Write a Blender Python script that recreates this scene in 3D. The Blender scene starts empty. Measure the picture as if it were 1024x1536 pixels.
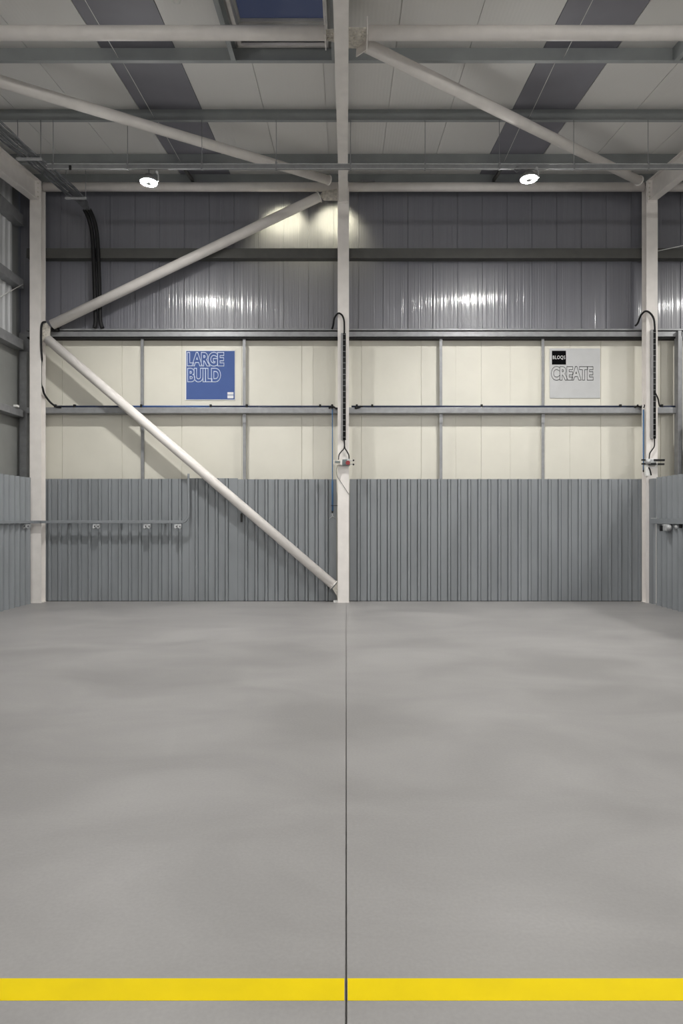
import bpy, bmesh, math, random
from mathutils import Vector, Matrix
random.seed(7)
S = bpy.context.scene
COL = S.collection
PI = math.pi

# ------------------------------------------------------------------ frame of reference
# metres; camera at x=0, y=0, eye height 1.6, looking along +y.  The far wall stands at y = 13.3.
EYE = 1.6
FPX = 1000.0
def X(px, Y): return (px - 519.0) / FPX * Y
def Z(py, Y): return EYE + (780.0 - py) / FPX * Y
def P(px, py, Y): return Vector((X(px, Y), Y, Z(py, Y)))
SL = 0.123                                   # roof pitch, rising to the far wall
def zb(Y): return 7.755 - SL * (12.85 - Y)   # underside of rafters
def zm(Y): return zb(Y) + 0.20               # rafter centre line
def zt(Y): return zb(Y) + 0.40               # rafter top, purlin underside
def zr(Y): return zt(Y) + 0.20               # roof sheet underside

# ------------------------------------------------------------------ materials
def new_mat(name):
    m = bpy.data.materials.new(name); m.use_nodes = True
    nt = m.node_tree; b = nt.nodes['Principled BSDF']
    return m, nt, b
def link(nt, a, b): nt.links.new(a, b)
def mat(name, rgb, rough=0.5, metal=0.0, var=0.06, scale=6.0, spec=0.5, bump=0.0, bscale=60.0, stretch=(1, 1, 1), rvar=0.0):
    m, nt, b = new_mat(name)
    tc = nt.nodes.new('ShaderNodeTexCoord'); mp = nt.nodes.new('ShaderNodeMapping')
    mp.inputs['Scale'].default_value = stretch
    geo = nt.nodes.new('ShaderNodeNewGeometry')
    link(nt, geo.outputs['Position'], mp.inputs['Vector'])
    n = nt.nodes.new('ShaderNodeTexNoise'); n.inputs['Scale'].default_value = scale
    n.inputs['Detail'].default_value = 4.0
    link(nt, mp.outputs['Vector'], n.inputs['Vector'])
    r = nt.nodes.new('ShaderNodeValToRGB')
    r.color_ramp.elements[0].position = 0.3; r.color_ramp.elements[1].position = 0.7
    lo = [c * (1 - var) for c in rgb]; hi = [min(1, c * (1 + var)) for c in rgb]
    r.color_ramp.elements[0].color = (*lo, 1); r.color_ramp.elements[1].color = (*hi, 1)
    link(nt, n.outputs['Fac'], r.inputs['Fac']); link(nt, r.outputs['Color'], b.inputs['Base Color'])
    b.inputs['Roughness'].default_value = rough; b.inputs['Metallic'].default_value = metal
    b.inputs['Specular IOR Level'].default_value = spec
    if rvar:
        mr = nt.nodes.new('ShaderNodeMapRange'); mr.inputs['To Min'].default_value = rough - rvar
        mr.inputs['To Max'].default_value = rough + rvar
        link(nt, n.outputs['Fac'], mr.inputs['Value']); link(nt, mr.outputs['Result'], b.inputs['Roughness'])
    if bump:
        n2 = nt.nodes.new('ShaderNodeTexNoise'); n2.inputs['Scale'].default_value = bscale
        link(nt, geo.outputs['Position'], n2.inputs['Vector'])
        bp = nt.nodes.new('ShaderNodeBump'); bp.inputs['Strength'].default_value = bump
        bp.inputs['Distance'].default_value = 0.01
        link(nt, n2.outputs['Fac'], bp.inputs['Height']); link(nt, bp.outputs['Normal'], b.inputs['Normal'])
    return m

M = {}
M['white_steel'] = mat('white_steel', (0.80, 0.765, 0.735), 0.42, var=0.05, scale=5)
M['gusset'] = mat('stained_white_steel', (0.62, 0.59, 0.53), 0.5, var=0.25, scale=22)
M['galv'] = mat('galvanised_steel', (0.27, 0.275, 0.285), 0.40, metal=0.35, var=0.12, scale=9)
M['purlin'] = mat('galvanised_purlin', (0.31, 0.33, 0.335), 0.5, metal=0.0, var=0.08, scale=3)
M['rail_dark'] = mat('dull_brown_steel', (0.085, 0.085, 0.08), 0.55, var=0.1)
M['fence'] = mat('grey_coated_sheet', (0.240, 0.256, 0.272), 0.42, var=0.08, scale=2.5, stretch=(1, 1, 0.35), rvar=0.05)
M['cream'] = mat('cream_panel', (0.66, 0.64, 0.565), 0.30, var=0.03, scale=1.6, spec=0.45)
M['side_panel'] = mat('grey_side_panel', (0.27, 0.275, 0.265), 0.5, var=0.08, scale=2)
M['side_rib'] = mat('pale_ribbed_sheet', (0.58, 0.59, 0.60), 0.45, var=0.08, scale=2)
M['black'] = mat('black_rubber', (0.008, 0.008, 0.009), 0.6, var=0.1, spec=0.3)
M['cable_grey'] = mat('grey_cable', (0.12, 0.125, 0.135), 0.55, var=0.25, scale=14)
M['blue_hose'] = mat('blue_hose', (0.045, 0.15, 0.33), 0.4, var=0.06)
M['blue_dark'] = mat('dark_blue_pipe', (0.018, 0.03, 0.075), 0.4, var=0.1)
M['blue_pipe'] = mat('blue_pipe', (0.03, 0.085, 0.26), 0.4, var=0.1)
M['poster_blue'] = mat('blue_print', (0.068, 0.112, 0.29), 0.7, var=0.03, spec=0.15)
M['poster_white'] = mat('white_print', (0.72, 0.73, 0.74), 0.5, var=0.02, spec=0.3)
M['poster_grey'] = mat('pale_grey_board', (0.50, 0.505, 0.51), 0.5, var=0.03, spec=0.3)
M['print_dark'] = mat('dark_print', (0.05, 0.05, 0.05), 0.6, var=0.02, spec=0.2)
M['print_line'] = mat('pale_blue_print', (0.60, 0.66, 0.80), 0.6, var=0.02, spec=0.2)
M['print_black'] = mat('black_print', (0.004, 0.004, 0.005), 0.9, var=0.02, spec=0.05)
M['socket'] = mat('brushed_socket_metal', (0.50, 0.51, 0.52), 0.35, metal=0.3, var=0.1, scale=30)
M['red'] = mat('red_plastic', (0.25, 0.02, 0.025), 0.4, var=0.05)
M['teal'] = mat('grey_box_plastic', (0.14, 0.18, 0.19), 0.45, var=0.08)
M['yellow'] = mat('yellow_paint', (0.74, 0.56, 0.0), 0.6, spec=0.12, var=0.05, scale=4, rvar=0.05)
M['lamp_body'] = mat('lamp_housing', (0.25, 0.25, 0.25), 0.4, metal=0.4)
M['plate_white'] = mat('white_plate', (0.75, 0.75, 0.73), 0.45)
M['slot'] = mat('slotted_grey_plastic', (0.30, 0.30, 0.305), 0.5, var=0.06)
M['frame_grey'] = mat('hatch_frame', (0.66, 0.65, 0.63), 0.45, var=0.05)
M['rooflight'] = mat('grey_rooflight', (0.235, 0.232, 0.265), 0.6, var=0.10, scale=1.2)
M['front_wall'] = mat('front_wall', (0.62, 0.61, 0.6), 0.7)

def m_ceiling():
    m, nt, b = new_mat('white_roof_liner')
    geo = nt.nodes.new('ShaderNodeNewGeometry')
    w = nt.nodes.new('ShaderNodeTexWave'); w.wave_type = 'BANDS'; w.bands_direction = 'X'
    w.inputs['Scale'].default_value = 1 / 0.05 / 20 * 2 * PI * 1.0
    link(nt, geo.outputs['Position'], w.inputs['Vector'])
    bp = nt.nodes.new('ShaderNodeBump'); bp.inputs['Strength'].default_value = 0.18; bp.inputs['Distance'].default_value = 0.004
    link(nt, w.outputs['Fac'], bp.inputs['Height']); link(nt, bp.outputs['Normal'], b.inputs['Normal'])
    n = nt.nodes.new('ShaderNodeTexNoise'); n.inputs['Scale'].default_value = 0.8
    link(nt, geo.outputs['Position'], n.inputs['Vector'])
    r = nt.nodes.new('ShaderNodeValToRGB')
    r.color_ramp.elements[0].color = (0.70, 0.69, 0.67, 1); r.color_ramp.elements[1].color = (0.76, 0.75, 0.73, 1)
    link(nt, n.outputs['Fac'], r.inputs['Fac']); link(nt, r.outputs['Color'], b.inputs['Base Color'])
    b.inputs['Roughness'].default_value = 0.55
    return m
M['ceiling'] = m_ceiling()

def m_floor():
    m, nt, b = new_mat('grey_sealed_concrete')
    geo = nt.nodes.new('ShaderNodeNewGeometry')
    mp = nt.nodes.new('ShaderNodeMapping'); mp.inputs['Scale'].default_value = (0.5, 0.8, 1)
    link(nt, geo.outputs['Position'], mp.inputs['Vector'])
    n = nt.nodes.new('ShaderNodeTexNoise'); n.inputs['Scale'].default_value = 1.3
    n.inputs['Detail'].default_value = 6; n.inputs['Roughness'].default_value = 0.55; n.inputs['Distortion'].default_value = 0.6
    link(nt, mp.outputs['Vector'], n.inputs['Vector'])
    f = nt.nodes.new('ShaderNodeTexNoise'); f.inputs['Scale'].default_value = 60; f.inputs['Detail'].default_value = 3
    link(nt, geo.outputs['Position'], f.inputs['Vector'])
    r = nt.nodes.new('ShaderNodeValToRGB')
    r.color_ramp.elements[0].position = 0.34; r.color_ramp.elements[1].position = 0.66
    r.color_ramp.elements[0].color = (0.240, 0.233, 0.230, 1); r.color_ramp.elements[1].color = (0.304, 0.296, 0.292, 1)
    link(nt, n.outputs['Fac'], r.inputs['Fac'])
    mx = nt.nodes.new('ShaderNodeMixRGB'); mx.blend_type = 'OVERLAY'; mx.inputs['Fac'].default_value = 0.10
    link(nt, r.outputs['Color'], mx.inputs['Color1']); link(nt, f.outputs['Fac'], mx.inputs['Color2'])
    link(nt, mx.outputs['Color'], b.inputs['Base Color'])
    mr = nt.nodes.new('ShaderNodeMapRange'); mr.inputs['To Min'].default_value = 0.40; mr.inputs['To Max'].default_value = 0.54
    link(nt, n.outputs['Fac'], mr.inputs['Value']); link(nt, mr.outputs['Result'], b.inputs['Roughness'])
    b.inputs['Specular IOR Level'].default_value = 0.45
    bp = nt.nodes.new('ShaderNodeBump'); bp.inputs['Strength'].default_value = 0.05; bp.inputs['Distance'].default_value = 0.004
    link(nt, f.outputs['Fac'], bp.inputs['Height']); link(nt, bp.outputs['Normal'], b.inputs['Normal'])
    return m
M['floor'] = m_floor()

def m_poly():
    m, nt, b = new_mat('grey_ribbed_polycarbonate')
    geo = nt.nodes.new('ShaderNodeNewGeometry')
    w = nt.nodes.new('ShaderNodeTexWave'); w.wave_type = 'BANDS'; w.bands_direction = 'X'
    w.inputs['Scale'].default_value = 2 * PI / 20 / 0.031
    w.inputs['Distortion'].default_value = 0.0
    link(nt, geo.outputs['Position'], w.inputs['Vector'])
    mp = nt.nodes.new('ShaderNodeMapping'); mp.inputs['Scale'].default_value = (18, 0.2, 0.25)
    link(nt, geo.outputs['Position'], mp.inputs['Vector'])
    n = nt.nodes.new('ShaderNodeTexNoise'); n.inputs['Scale'].default_value = 1.0; n.inputs['Detail'].default_value = 3
    link(nt, mp.outputs['Vector'], n.inputs['Vector'])
    mul = nt.nodes.new('ShaderNodeMath'); mul.operation = 'MULTIPLY'
    fn = nt.nodes.new('ShaderNodeTexNoise'); fn.inputs['Scale'].default_value = 1.0; fn.inputs['Detail'].default_value = 1.0
    mpf = nt.nodes.new('ShaderNodeMapping'); mpf.inputs['Scale'].default_value = (42, 0.1, 0.12)
    link(nt, geo.outputs['Position'], mpf.inputs['Vector']); link(nt, mpf.outputs['Vector'], fn.inputs['Vector'])
    link(nt, fn.outputs['Fac'], mul.inputs[0]); mul.inputs[1].default_value = 1.0
    bp = nt.nodes.new('ShaderNodeBump'); bp.inputs['Strength'].default_value = 1.0; bp.inputs['Distance'].default_value = 0.0075
    link(nt, mul.outputs['Value'], bp.inputs['Height'])
    link(nt, bp.outputs['Normal'], b.inputs['Normal'])
    r = nt.nodes.new('ShaderNodeValToRGB')
    r.color_ramp.elements[0].color = (0.168, 0.170, 0.200, 1); r.color_ramp.elements[1].color = (0.228, 0.230, 0.264, 1)
    link(nt, n.outputs['Fac'], r.inputs['Fac']); link(nt, r.outputs['Color'], b.inputs['Base Color'])
    b.inputs['Roughness'].default_value = 0.42
    b.inputs['Coat Weight'].default_value = 0.8; b.inputs['Coat Roughness'].default_value = 0.115
    link(nt, bp.outputs['Normal'], b.inputs['Coat Normal'])
    b.inputs['Specular IOR Level'].default_value = 1.0
    tr = nt.nodes.new('ShaderNodeBsdfTranslucent'); tr.inputs['Color'].default_value = (0.69, 0.67, 0.62, 1)
    link(nt, bp.outputs['Normal'], tr.inputs['Normal'])
    mix = nt.nodes.new('ShaderNodeMixShader'); mix.inputs['Fac'].default_value = 0.14
    link(nt, b.outputs['BSDF'], mix.inputs[1]); link(nt, tr.outputs['BSDF'], mix.inputs[2])
    link(nt, mix.outputs['Shader'], nt.nodes['Material Output'].inputs['Surface'])
    return m
M['poly'] = m_poly()

def m_emit(name, rgb, s):
    m, nt, b = new_mat(name)
    b.inputs['Emission Color'].default_value = (*rgb, 1); b.inputs['Emission Strength'].default_value = s
    b.inputs['Base Color'].default_value = (0.8, 0.8, 0.8, 1)
    return m
LAMP_L = 1500.0
M['lamp'] = m_emit('lamp_light', (1.0, 0.985, 0.95), 850.0)

def m_glass():
    m, nt, b = new_mat('hatch_glass')
    b.inputs['Base Color'].default_value = (0.75, 0.82, 1.0, 1)
    b.inputs['Transmission Weight'].default_value = 1.0; b.inputs['Roughness'].default_value = 0.08
    b.inputs['IOR'].default_value = 1.45
    return m
M['glass'] = m_glass()

# ------------------------------------------------------------------ mesh builder
def world_loc(o):
    v = Vector(o.location)
    while o.parent: o = o.parent; v += Vector(o.location)
    return v

class MB:
    def __init__(s): s.bm = bmesh.new()
    def box(s, x0, x1, y0, y1, z0, z1, bev=0.0):
        r = bmesh.ops.create_cube(s.bm, size=1.0)
        for v in r['verts']:
            v.co = Vector(((x0 + x1) / 2 + v.co.x * (x1 - x0), (y0 + y1) / 2 + v.co.y * (y1 - y0), (z0 + z1) / 2 + v.co.z * (z1 - z0)))
        if bev:
            es = list({e for v in r['verts'] for e in v.link_edges})
            bmesh.ops.bevel(s.bm, geom=es, offset=bev, segments=2, affect='EDGES', profile=0.5)
        return s
    def prism(s, pts, d):                      # pts: planar loop of Vectors; extruded by vector d
        d = Vector(d); n = len(pts)
        a = [s.bm.verts.new(p) for p in pts]; b = [s.bm.verts.new(Vector(p) + d) for p in pts]
        s.bm.faces.new(a); s.bm.faces.new(b[::-1])
        for i in range(n):
            j = (i + 1) % n
            s.bm.faces.new((a[j], a[i], b[i], b[j]))
        return s
    def tube(s, pts, r, seg=10, caps=True, smooth=True):
        pts = [Vector(p) for p in pts]
        rs = r if isinstance(r, (list, tuple)) else [r] * len(pts)
        rings = []; nrm = None
        for i, p in enumerate(pts):
            t = (pts[min(i + 1, len(pts) - 1)] - pts[max(i - 1, 0)]).normalized()
            if nrm is None:
                nrm = t.orthogonal().normalized()
            else:
                nrm = (nrm - t * nrm.dot(t)).normalized()
            bi = t.cross(nrm)
            rings.append([s.bm.verts.new(p + (nrm * math.cos(2 * PI * k / seg) + bi * math.sin(2 * PI * k / seg)) * rs[i]) for k in range(seg)])
        for a, b in zip(rings, rings[1:]):
            for k in range(seg):
                f = s.bm.faces.new((a[k], a[(k + 1) % seg], b[(k + 1) % seg], b[k])); f.smooth = smooth
        if caps:
            s.bm.faces.new(rings[0][::-1]); s.bm.faces.new(rings[-1])
        return s
    def lathe(s, c, prof, seg=40, closed=False):   # prof: (radius, z) around a vertical axis at c
        c = Vector(c); rings = []
        for r, z in prof:
            rings.append([s.bm.verts.new(c + Vector((r * math.cos(2 * PI * k / seg), r * math.sin(2 * PI * k / seg), z))) for k in range(seg)])
        prs = list(zip(rings, rings[1:])) + ([(rings[-1], rings[0])] if closed else [])
        for a, b in prs:
            for k in range(seg):
                f = s.bm.faces.new((a[k], a[(k + 1) % seg], b[(k + 1) % seg], b[k])); f.smooth = True
        if not closed:
            s.bm.faces.new(rings[0][::-1]); s.bm.faces.new(rings[-1])
        return s
    def bar(s, a, b, w, h, up=(0, 0, 1)):      # rectangular bar from a to b, w across, h along up
        a = Vector(a); b = Vector(b); t = (b - a).normalized(); up = Vector(up)
        sd = t.cross(up).normalized(); u = sd.cross(t).normalized()
        loop = [a + sd * (w / 2 * i) + u * (h / 2 * j) for i, j in ((-1, -1), (1, -1), (1, 1), (-1, 1))]
        return s.prism(loop, b - a)
    def disc(s, c, ax, r, th, seg=24):
        ax = Vector(ax).normalized(); c = Vector(c)
        return s.tube([c - ax * th / 2, c + ax * th / 2], r, seg, smooth=False)
    def ball(s, c, r, sub=2):
        bmesh.ops.create_icosphere(s.bm, subdivisions=sub, radius=r, matrix=Matrix.Translation(Vector(c)))
        return s
    def build(s, name, m, parent=None, label=None):
        bm = s.bm
        bmesh.ops.recalc_face_normals(bm, faces=bm.faces[:])
        me = bpy.data.meshes.new(name)
        xs = [v.co.x for v in bm.verts]; ys = [v.co.y for v in bm.verts]; zs = [v.co.z for v in bm.verts]
        org = Vector(((min(xs) + max(xs)) / 2, (min(ys) + max(ys)) / 2, min(zs)))
        for v in bm.verts: v.co -= org
        bm.to_mesh(me); bm.free()
        me.materials.append(M[m] if isinstance(m, str) else m)
        o = bpy.data.objects.new(name, me); COL.objects.link(o)
        if parent is not None:
            o.parent = parent; o.location = org - world_loc(parent)
        else:
            o.location = org
        if label: o['label'] = label
        return o

def tag(o, label, cat, group=None, kind=None):
    o['label'] = label; o['category'] = cat
    if group: o['group'] = group
    if kind: o['kind'] = kind
    return o
def thing(name, label, cat, loc, group=None):
    o = bpy.data.objects.new(name, None); COL.objects.link(o)
    o.empty_display_size = 0.1; o.location = Vector(loc)
    return tag(o, label, cat, group)
def struct(o): o['kind'] = 'structure'; return o
def dup(root, loc, label):
    r = root.copy(); COL.objects.link(r); r.location = Vector(loc); r['label'] = label
    for ch in list(root.children):
        c = ch.copy(); COL.objects.link(c); c.parent = r
        for g in list(ch.children):
            d = g.copy(); COL.objects.link(d); d.parent = c
    return r
def smooth_path(pts, n=8):
    pts = [Vector(p) for p in pts]; out = []
    for i in range(len(pts) - 1):
        p0 = pts[max(i - 1, 0)]; p1 = pts[i]; p2 = pts[i + 1]; p3 = pts[min(i + 2, len(pts) - 1)]
        for k in range(n):
            t = k / n
            out.append(0.5 * ((2 * p1) + (p2 - p0) * t + (2 * p0 - 5 * p1 + 4 * p2 - p3) * t * t + (3 * p1 - p0 - 3 * p2 + p3) * t ** 3))
    out.append(pts[-1]); return out

# ------------------------------------------------------------------ room shell
YW = 13.30                     # face of the far wall
XL, XR, YF = -6.5, 12.4, -6.0
# floor with a sawn joint along x = 0
b = MB()
prof = [(XL - 0.2, 0), (-0.0035, 0), (-0.0035, -0.014), (0.0035, -0.014), (0.0035, 0), (XR + 0.2, 0), (XR + 0.2, -0.15), (XL - 0.2, -0.15)]
b.prism([Vector((x, YF - 0.2, z)) for x, z in prof], (0, YW + 0.6 - YF, 0))
struct(b.build('floor', 'floor'))

def grooved(x0, x1, grooves, y, th, z0, z1):
    """vertical sheet facing -y with V/box grooves [(x, width, depth)]"""
    pts = [(x0, y)]
    for gx, w, d in sorted(grooves):
        if x0 < gx - w and gx + w < x1:
            pts += [(gx - w / 2, y), (gx - w / 4, y + d), (gx + w / 4, y + d), (gx + w / 2, y)]
    pts += [(x1, y), (x1, y + th), (x0, y + th)]
    return [Vector((px_, py_, z0)) for px_, py_ in pts], (0, 0, z1 - z0)
zsill = 5.335
g = [(-5.66 + 1.193 * k, 0.010, 0.012) for k in range(0, 15)] + [(2.19, 0.005, 0.006), (3.27, 0.005, 0.006), (-0.66, 0.005, 0.006), (4.46, 0.005, 0.006)]
b = MB(); b.prism(*grooved(XL, XR, g, YW, 0.10, 0.0, zsill))
wall = struct(b.build('wall_back', 'cream'))
g = [(0.735 + 0.4947 * k, 0.020, 0.016) for k in range(-15, 24)]
b = MB(); b.prism(*grooved(XL, XR, g, YW + 0.01, 0.03, zsill, 8.62))
b.build('translucent_cladding', 'poly', wall, 'grey ribbed translucent sheeting above the cream panels')

def ribbed(u0, u1, pitch, base, top, h, th, z0, z1, place, phase=0.5, cr=0.0):
    """trapezoid-ribbed sheet; place(u, d, z) -> Vector, d positive towards the room"""
    pts = [(u0, 0)]; k = 0
    n = int((u1 - u0) / pitch) + 2
    for k in range(n):
        c = u0 + pitch * (k + phase)
        if c - base / 2 > u0 and c + base / 2 < u1:
            pts += ([(c - base / 2 - cr, 0), (c - base / 2 - cr * 0.6, -cr * 1.5)] if cr else []) + [(c - base / 2, 0), (c - top / 2, h), (c + top / 2, h), (c + base / 2, 0)] + ([(c + base / 2 + cr * 0.6, -cr * 1.5), (c + base / 2 + cr, 0)] if cr else [])
    pts.append((u1, 0))
    back = [(u1, -th - 1.6 * cr), (u0, -th - 1.6 * cr)]
    loop = [place(u, d, z0) for u, d in pts + back]
    return loop, place(0, 0, z1) - place(0, 0, z0)

# left wall: plain panel below, ribbed sheet above
b = MB(); b.box(XL - 0.1, XL, YF, YW + 0.1, 0, 5.0)
wl = struct(b.build('wall_left', 'side_panel'))
b = MB(); b.prism(*ribbed(YF, YW - 0.28, 0.2, 0.10, 0.05, 0.035, 0.01, 5.0, 8.3, lambda u, d, z: Vector((XL - 0.02 + d, u, z))))
b.build('ribbed_cladding', 'side_rib', wl, 'pale ribbed sheeting on the upper side wall')
b = MB(); b.box(XL - 0.1, XL - 0.035, YF, YW + 0.1, 5.0, 8.5)
b.build('backing_panel', 'side_panel', wl)
b = MB(); b.box(XR, XR + 0.1, YF, YW + 0.1, 0, 8.6); struct(b.build('wall_right', 'side_panel'))
b = MB(); b.box(XL - 0.1, XR + 0.1, YF - 0.1, YF, 0, 7.2); struct(b.build('wall_front', 'front_wall'))

# roof sheets follow the slope; seams every 0.978 m
def roof_sheet(b, x0, x1, y0, y1, th=0.06, seam=True):
    w = 0.010
    pts = []
    for xs, first in ((x0, True), (x1, False)):
        pts.append(xs)
    a0, a1 = x0 + w / 2, x1 - w / 2
    lp = [(x0, 0.02), (a0, 0.02), (a0, 0.0), (a1, 0.0), (a1, 0.02), (x1, 0.02), (x1, th), (x0, th)]
    loop = [Vector((x, y0, zr(y0) + z)) for x, z in lp]
    b.prism(loop, (0, y1 - y0, SL * (y1 - y0)))
seams = [-3.25 + 0.978 * k for k in range(-4, 17)]
seams[0] = XL - 0.15
lights = {4: 1, 10: 2}
b = MB(); HY0, HY1, HX0, HX1 = 5.9, 8.80, -1.42, -0.235
for k in range(len(seams) - 1):
    x0, x1 = seams[k], seams[k + 1]
    if k in lights: continue
    if k == 6:       # panel cut for the roof hatch
        roof_sheet(b, x0, x1, HY1, YW + 0.4); roof_sheet(b, x0, x1, YF - 0.1, HY0)
    elif k == 5:
        roof_sheet(b, x0, HX0, HY0, HY1); roof_sheet(b, x0, x1, HY1, YW + 0.4); roof_sheet(b, x0, x1, YF - 0.1, HY0)
    elif k == 7:
        roof_sheet(b, HX1, x1, HY0, HY1); roof_sheet(b, x0, x1, HY1, YW + 0.4); roof_sheet(b, x0, x1, YF - 0.1, HY0)
    else:
        roof_sheet(b, x0, x1, YF - 0.1, YW + 0.4)
struct(b.build('ceiling', 'ceiling'))
for k, n in lights.items():
    b = MB(); roof_sheet(b, seams[k], seams[k + 1], YF - 0.1, YW + 0.4)
    struct(b.build('window_%d' % n, 'rooflight'))
# roof hatch: upstand kerb, frame, dark glass
CH = 0.38
b = MB()
def slab(b, x0, x1, y0, y1, z0, z1):      # box sheared along the slope, z relative to roof sheet
    loop = [Vector((x, y0, zr(y0) + z)) for x, z in ((x0, z0), (x1, z0), (x1, z1), (x0, z1))]
    b.prism(loop, (0, y1 - y0, SL * (y1 - y0)))
slab(b, HX0 - 0.04, HX0, HY0, HY1, 0, CH); slab(b, HX1, HX1 + 0.04, HY0, HY1, 0, CH)
slab(b, HX0 - 0.04, HX1 + 0.04, HY1, HY1 + 0.04, 0, CH); slab(b, HX0 - 0.04, HX1 + 0.04, HY0 - 0.04, HY0, 0, CH)
hatch = struct(b.build('window_3', 'frame_grey'))
b = MB(); f = 0.045
slab(b, HX0, HX0 + f, HY0, HY1, -0.02, 0.02); slab(b, HX1 - f, HX1, HY0, HY1, -0.02, 0.02)
slab(b, HX0 + f, HX1 - f, HY1 - f, HY1, -0.02, 0.02); slab(b, HX0 + f, HX1 - f, HY0, HY0 + f, -0.02, 0.02)
b.build('lower_frame', 'white_steel', hatch)
b = MB(); slab(b, HX0, HX1, HY0, HY1, CH - 0.03, CH - 0.015)
b.build('pane', 'glass', hatch, 'dark blue glass pane')
b = MB(); slab(b, HX0, HX0 + 0.03, HY0, HY1, CH - 0.07, CH - 0.032); slab(b, HX1 - 0.03, HX1, HY0, HY1, CH - 0.07, CH - 0.032)
slab(b, HX0 + 0.03, HX1 - 0.03, HY1 - 0.03, HY1, CH - 0.07, CH - 0.032)
b.build('upper_frame', 'frame_grey', hatch)

# painted yellow line, broken by the joint
for x0, x1, s in ((-5.0, -0.006, 'left'), (0.005, 5.0, 'right')):
    b = MB(); b.box(x0, x1, 2.219, 2.326, 0.0, 0.0012)
    tag(b.build('floor_marking', 'yellow'), 'yellow painted stripe on the grey floor, %s of the sawn joint' % s, 'floor marking', 'yellow floor stripes')

# ------------------------------------------------------------------ steel frame
def h_section(cx, w, y0, y1, z0, z1, ft=0.018, wt=0.012):
    b = MB()
    p = [(cx - w / 2, y0), (cx + w / 2, y0), (cx + w / 2, y0 + ft), (cx + wt / 2, y0 + ft), (cx + wt / 2, y1 - ft), (cx + w / 2, y1 - ft),
         (cx + w / 2, y1), (cx - w / 2, y1), (cx - w / 2, y1 - ft), (cx - wt / 2, y1 - ft), (cx - wt / 2, y0 + ft), (cx - w / 2, y0 + ft)]
    b.prism([Vector((x, y, z0)) for x, y in p], (0, 0, z1 - z0)); return b
CX = {'left': -5.988, 'centre': -0.055, 'right': 5.893}
CF = {'left': 12.85, 'centre': 12.90, 'right': 12.85}
clab = {'left': 'white steel column in the left corner beside the side wall',
        'centre': 'white steel column in the middle of the far wall',
        'right': 'white steel column at the right where the side partition meets the far wall'}
cols = {}
for k in CX:
    top = zt(CF[k]) - 0.02
    c = h_section(CX[k], 0.218, CF[k], 13.05, 0.0, top).build('steel_column', 'white_steel')
    tag(c, clab[k], 'column', 'white steel columns'); cols[k] = c
    b = MB(); b.box(CX[k] - 0.115, CX[k] + 0.115, CF[k] - 0.006, 13.06, 0.0, 0.012); b.build('base_plate', 'white_steel', c)
rlab = {'left': 'white roof beam rising over the left side wall to the left column',
        'centre': 'white roof beam running straight overhead to the middle column',
        'right': 'white roof beam over the right column, leaving at the right edge'}
for k in CX:
    w, ft, wt, dp = 0.165, 0.016, 0.010, 0.40
    cx = CX[k]; y0, y1 = YF + 0.02, CF[k] - 0.012
    p = [(-w / 2, 0), (w / 2, 0), (w / 2, ft), (wt / 2, ft), (wt / 2, dp - ft), (w / 2, dp - ft), (w / 2, dp), (-w / 2, dp), (-w / 2, dp - ft), (-wt / 2, dp - ft), (-wt / 2, ft), (-w / 2, ft)]
    b = MB(); b.prism([Vector((cx + x, y0, zb(y0) + z)) for x, z in p], (0, y1 - y0, SL * (y1 - y0)))
    r = tag(b.build('roof_beam', 'white_steel'), rlab[k], 'beam', 'white roof beams')
    b = MB(); b.box(cx - 0.095, cx + 0.095, y1 - 0.008, y1 + 0.012, zb(y1) - 0.03, zt(y1) - 0.01)
    e = b.build('end_plate', 'white_steel', r)
    b = MB()
    for sx in (-0.062, 0.062):
        for q in range(4): MB().disc((cx + sx, y1 - 0.016, zb(y1) + 0.07 + 0.085 * q), (0, 1, 0), 0.014, 0.016, 6).build('bolt', 'gusset', e)

def brace(name, label, a, c, r, plates=(True, True), group='white tubular braces'):
    a = Vector(a); c = Vector(c); t = (c - a).normalized()
    o = thing(name, label, 'brace', a if a.z < c.z else c, group)
    b = MB(); b.tube([a, c], r, 32); b.build('tube', 'white_steel', o)
    for p, s, on in ((a, -1, plates[0]), (c, 1, plates[1])):
        if on:
            b = MB(); b.disc(p + t * s * 0.008, t, r * 1.16, 0.014, 32); b.build('end_plate', 'white_steel', o)
    return o
def gusset(parent, pts, d, bolts, ax):
    b = MB(); b.prism([Vector(p) for p in pts], d); g_ = b.build('gusset_plate', 'gusset', parent, 'stained bolted plate')
    ax = Vector(ax)
    for p in bolts: MB().disc(Vector(p), ax, 0.015, 0.03, 6).build('bolt', 'gusset', g_)

# wall bracing
YB = 12.93
u0, u1 = P(78, 487, YB), P(478, 295.5, YB)
o = brace('steel_brace', 'white tube rising from the left column to the top of the middle column', u0, u1, 0.093, (False, True))
gusset(o, [P(484, 287, YB - .008), P(506.5, 283, YB - .008), P(506.5, 300.5, YB - .008), P(485, 300, YB - .008), P(479.5, 293, YB - .008)], (0, 0.014, 0),
       [P(487, 290, YB - .012), P(488, 295, YB - .012), P(492, 291, YB - .012), P(504, 284.5, YB - .012), P(504, 292, YB - .012), P(504, 298, YB - .012)], (0, 1, 0))
gusset(o, [P(62.5, 484, YB - .006), P(69, 483, YB - .006), P(75.5, 491, YB - .006), P(74.5, 505, YB - .006), P(64, 511, YB - .006), P(62.5, 508, YB - .006)], (0, 0.014, 0),
       [P(66, 488, YB - .01), P(66, 493, YB - .01), P(65, 499, YB - .01), P(65, 503, YB - .01), P(70, 491, YB - .01)], (0, 1, 0))
l0, l1 = P(71.5, 509, YB), P(499.5, 877, YB)
o = brace('steel_brace', 'white tube falling from the left column to the foot of the middle column', l0, l1, 0.090, (False, True))
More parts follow.
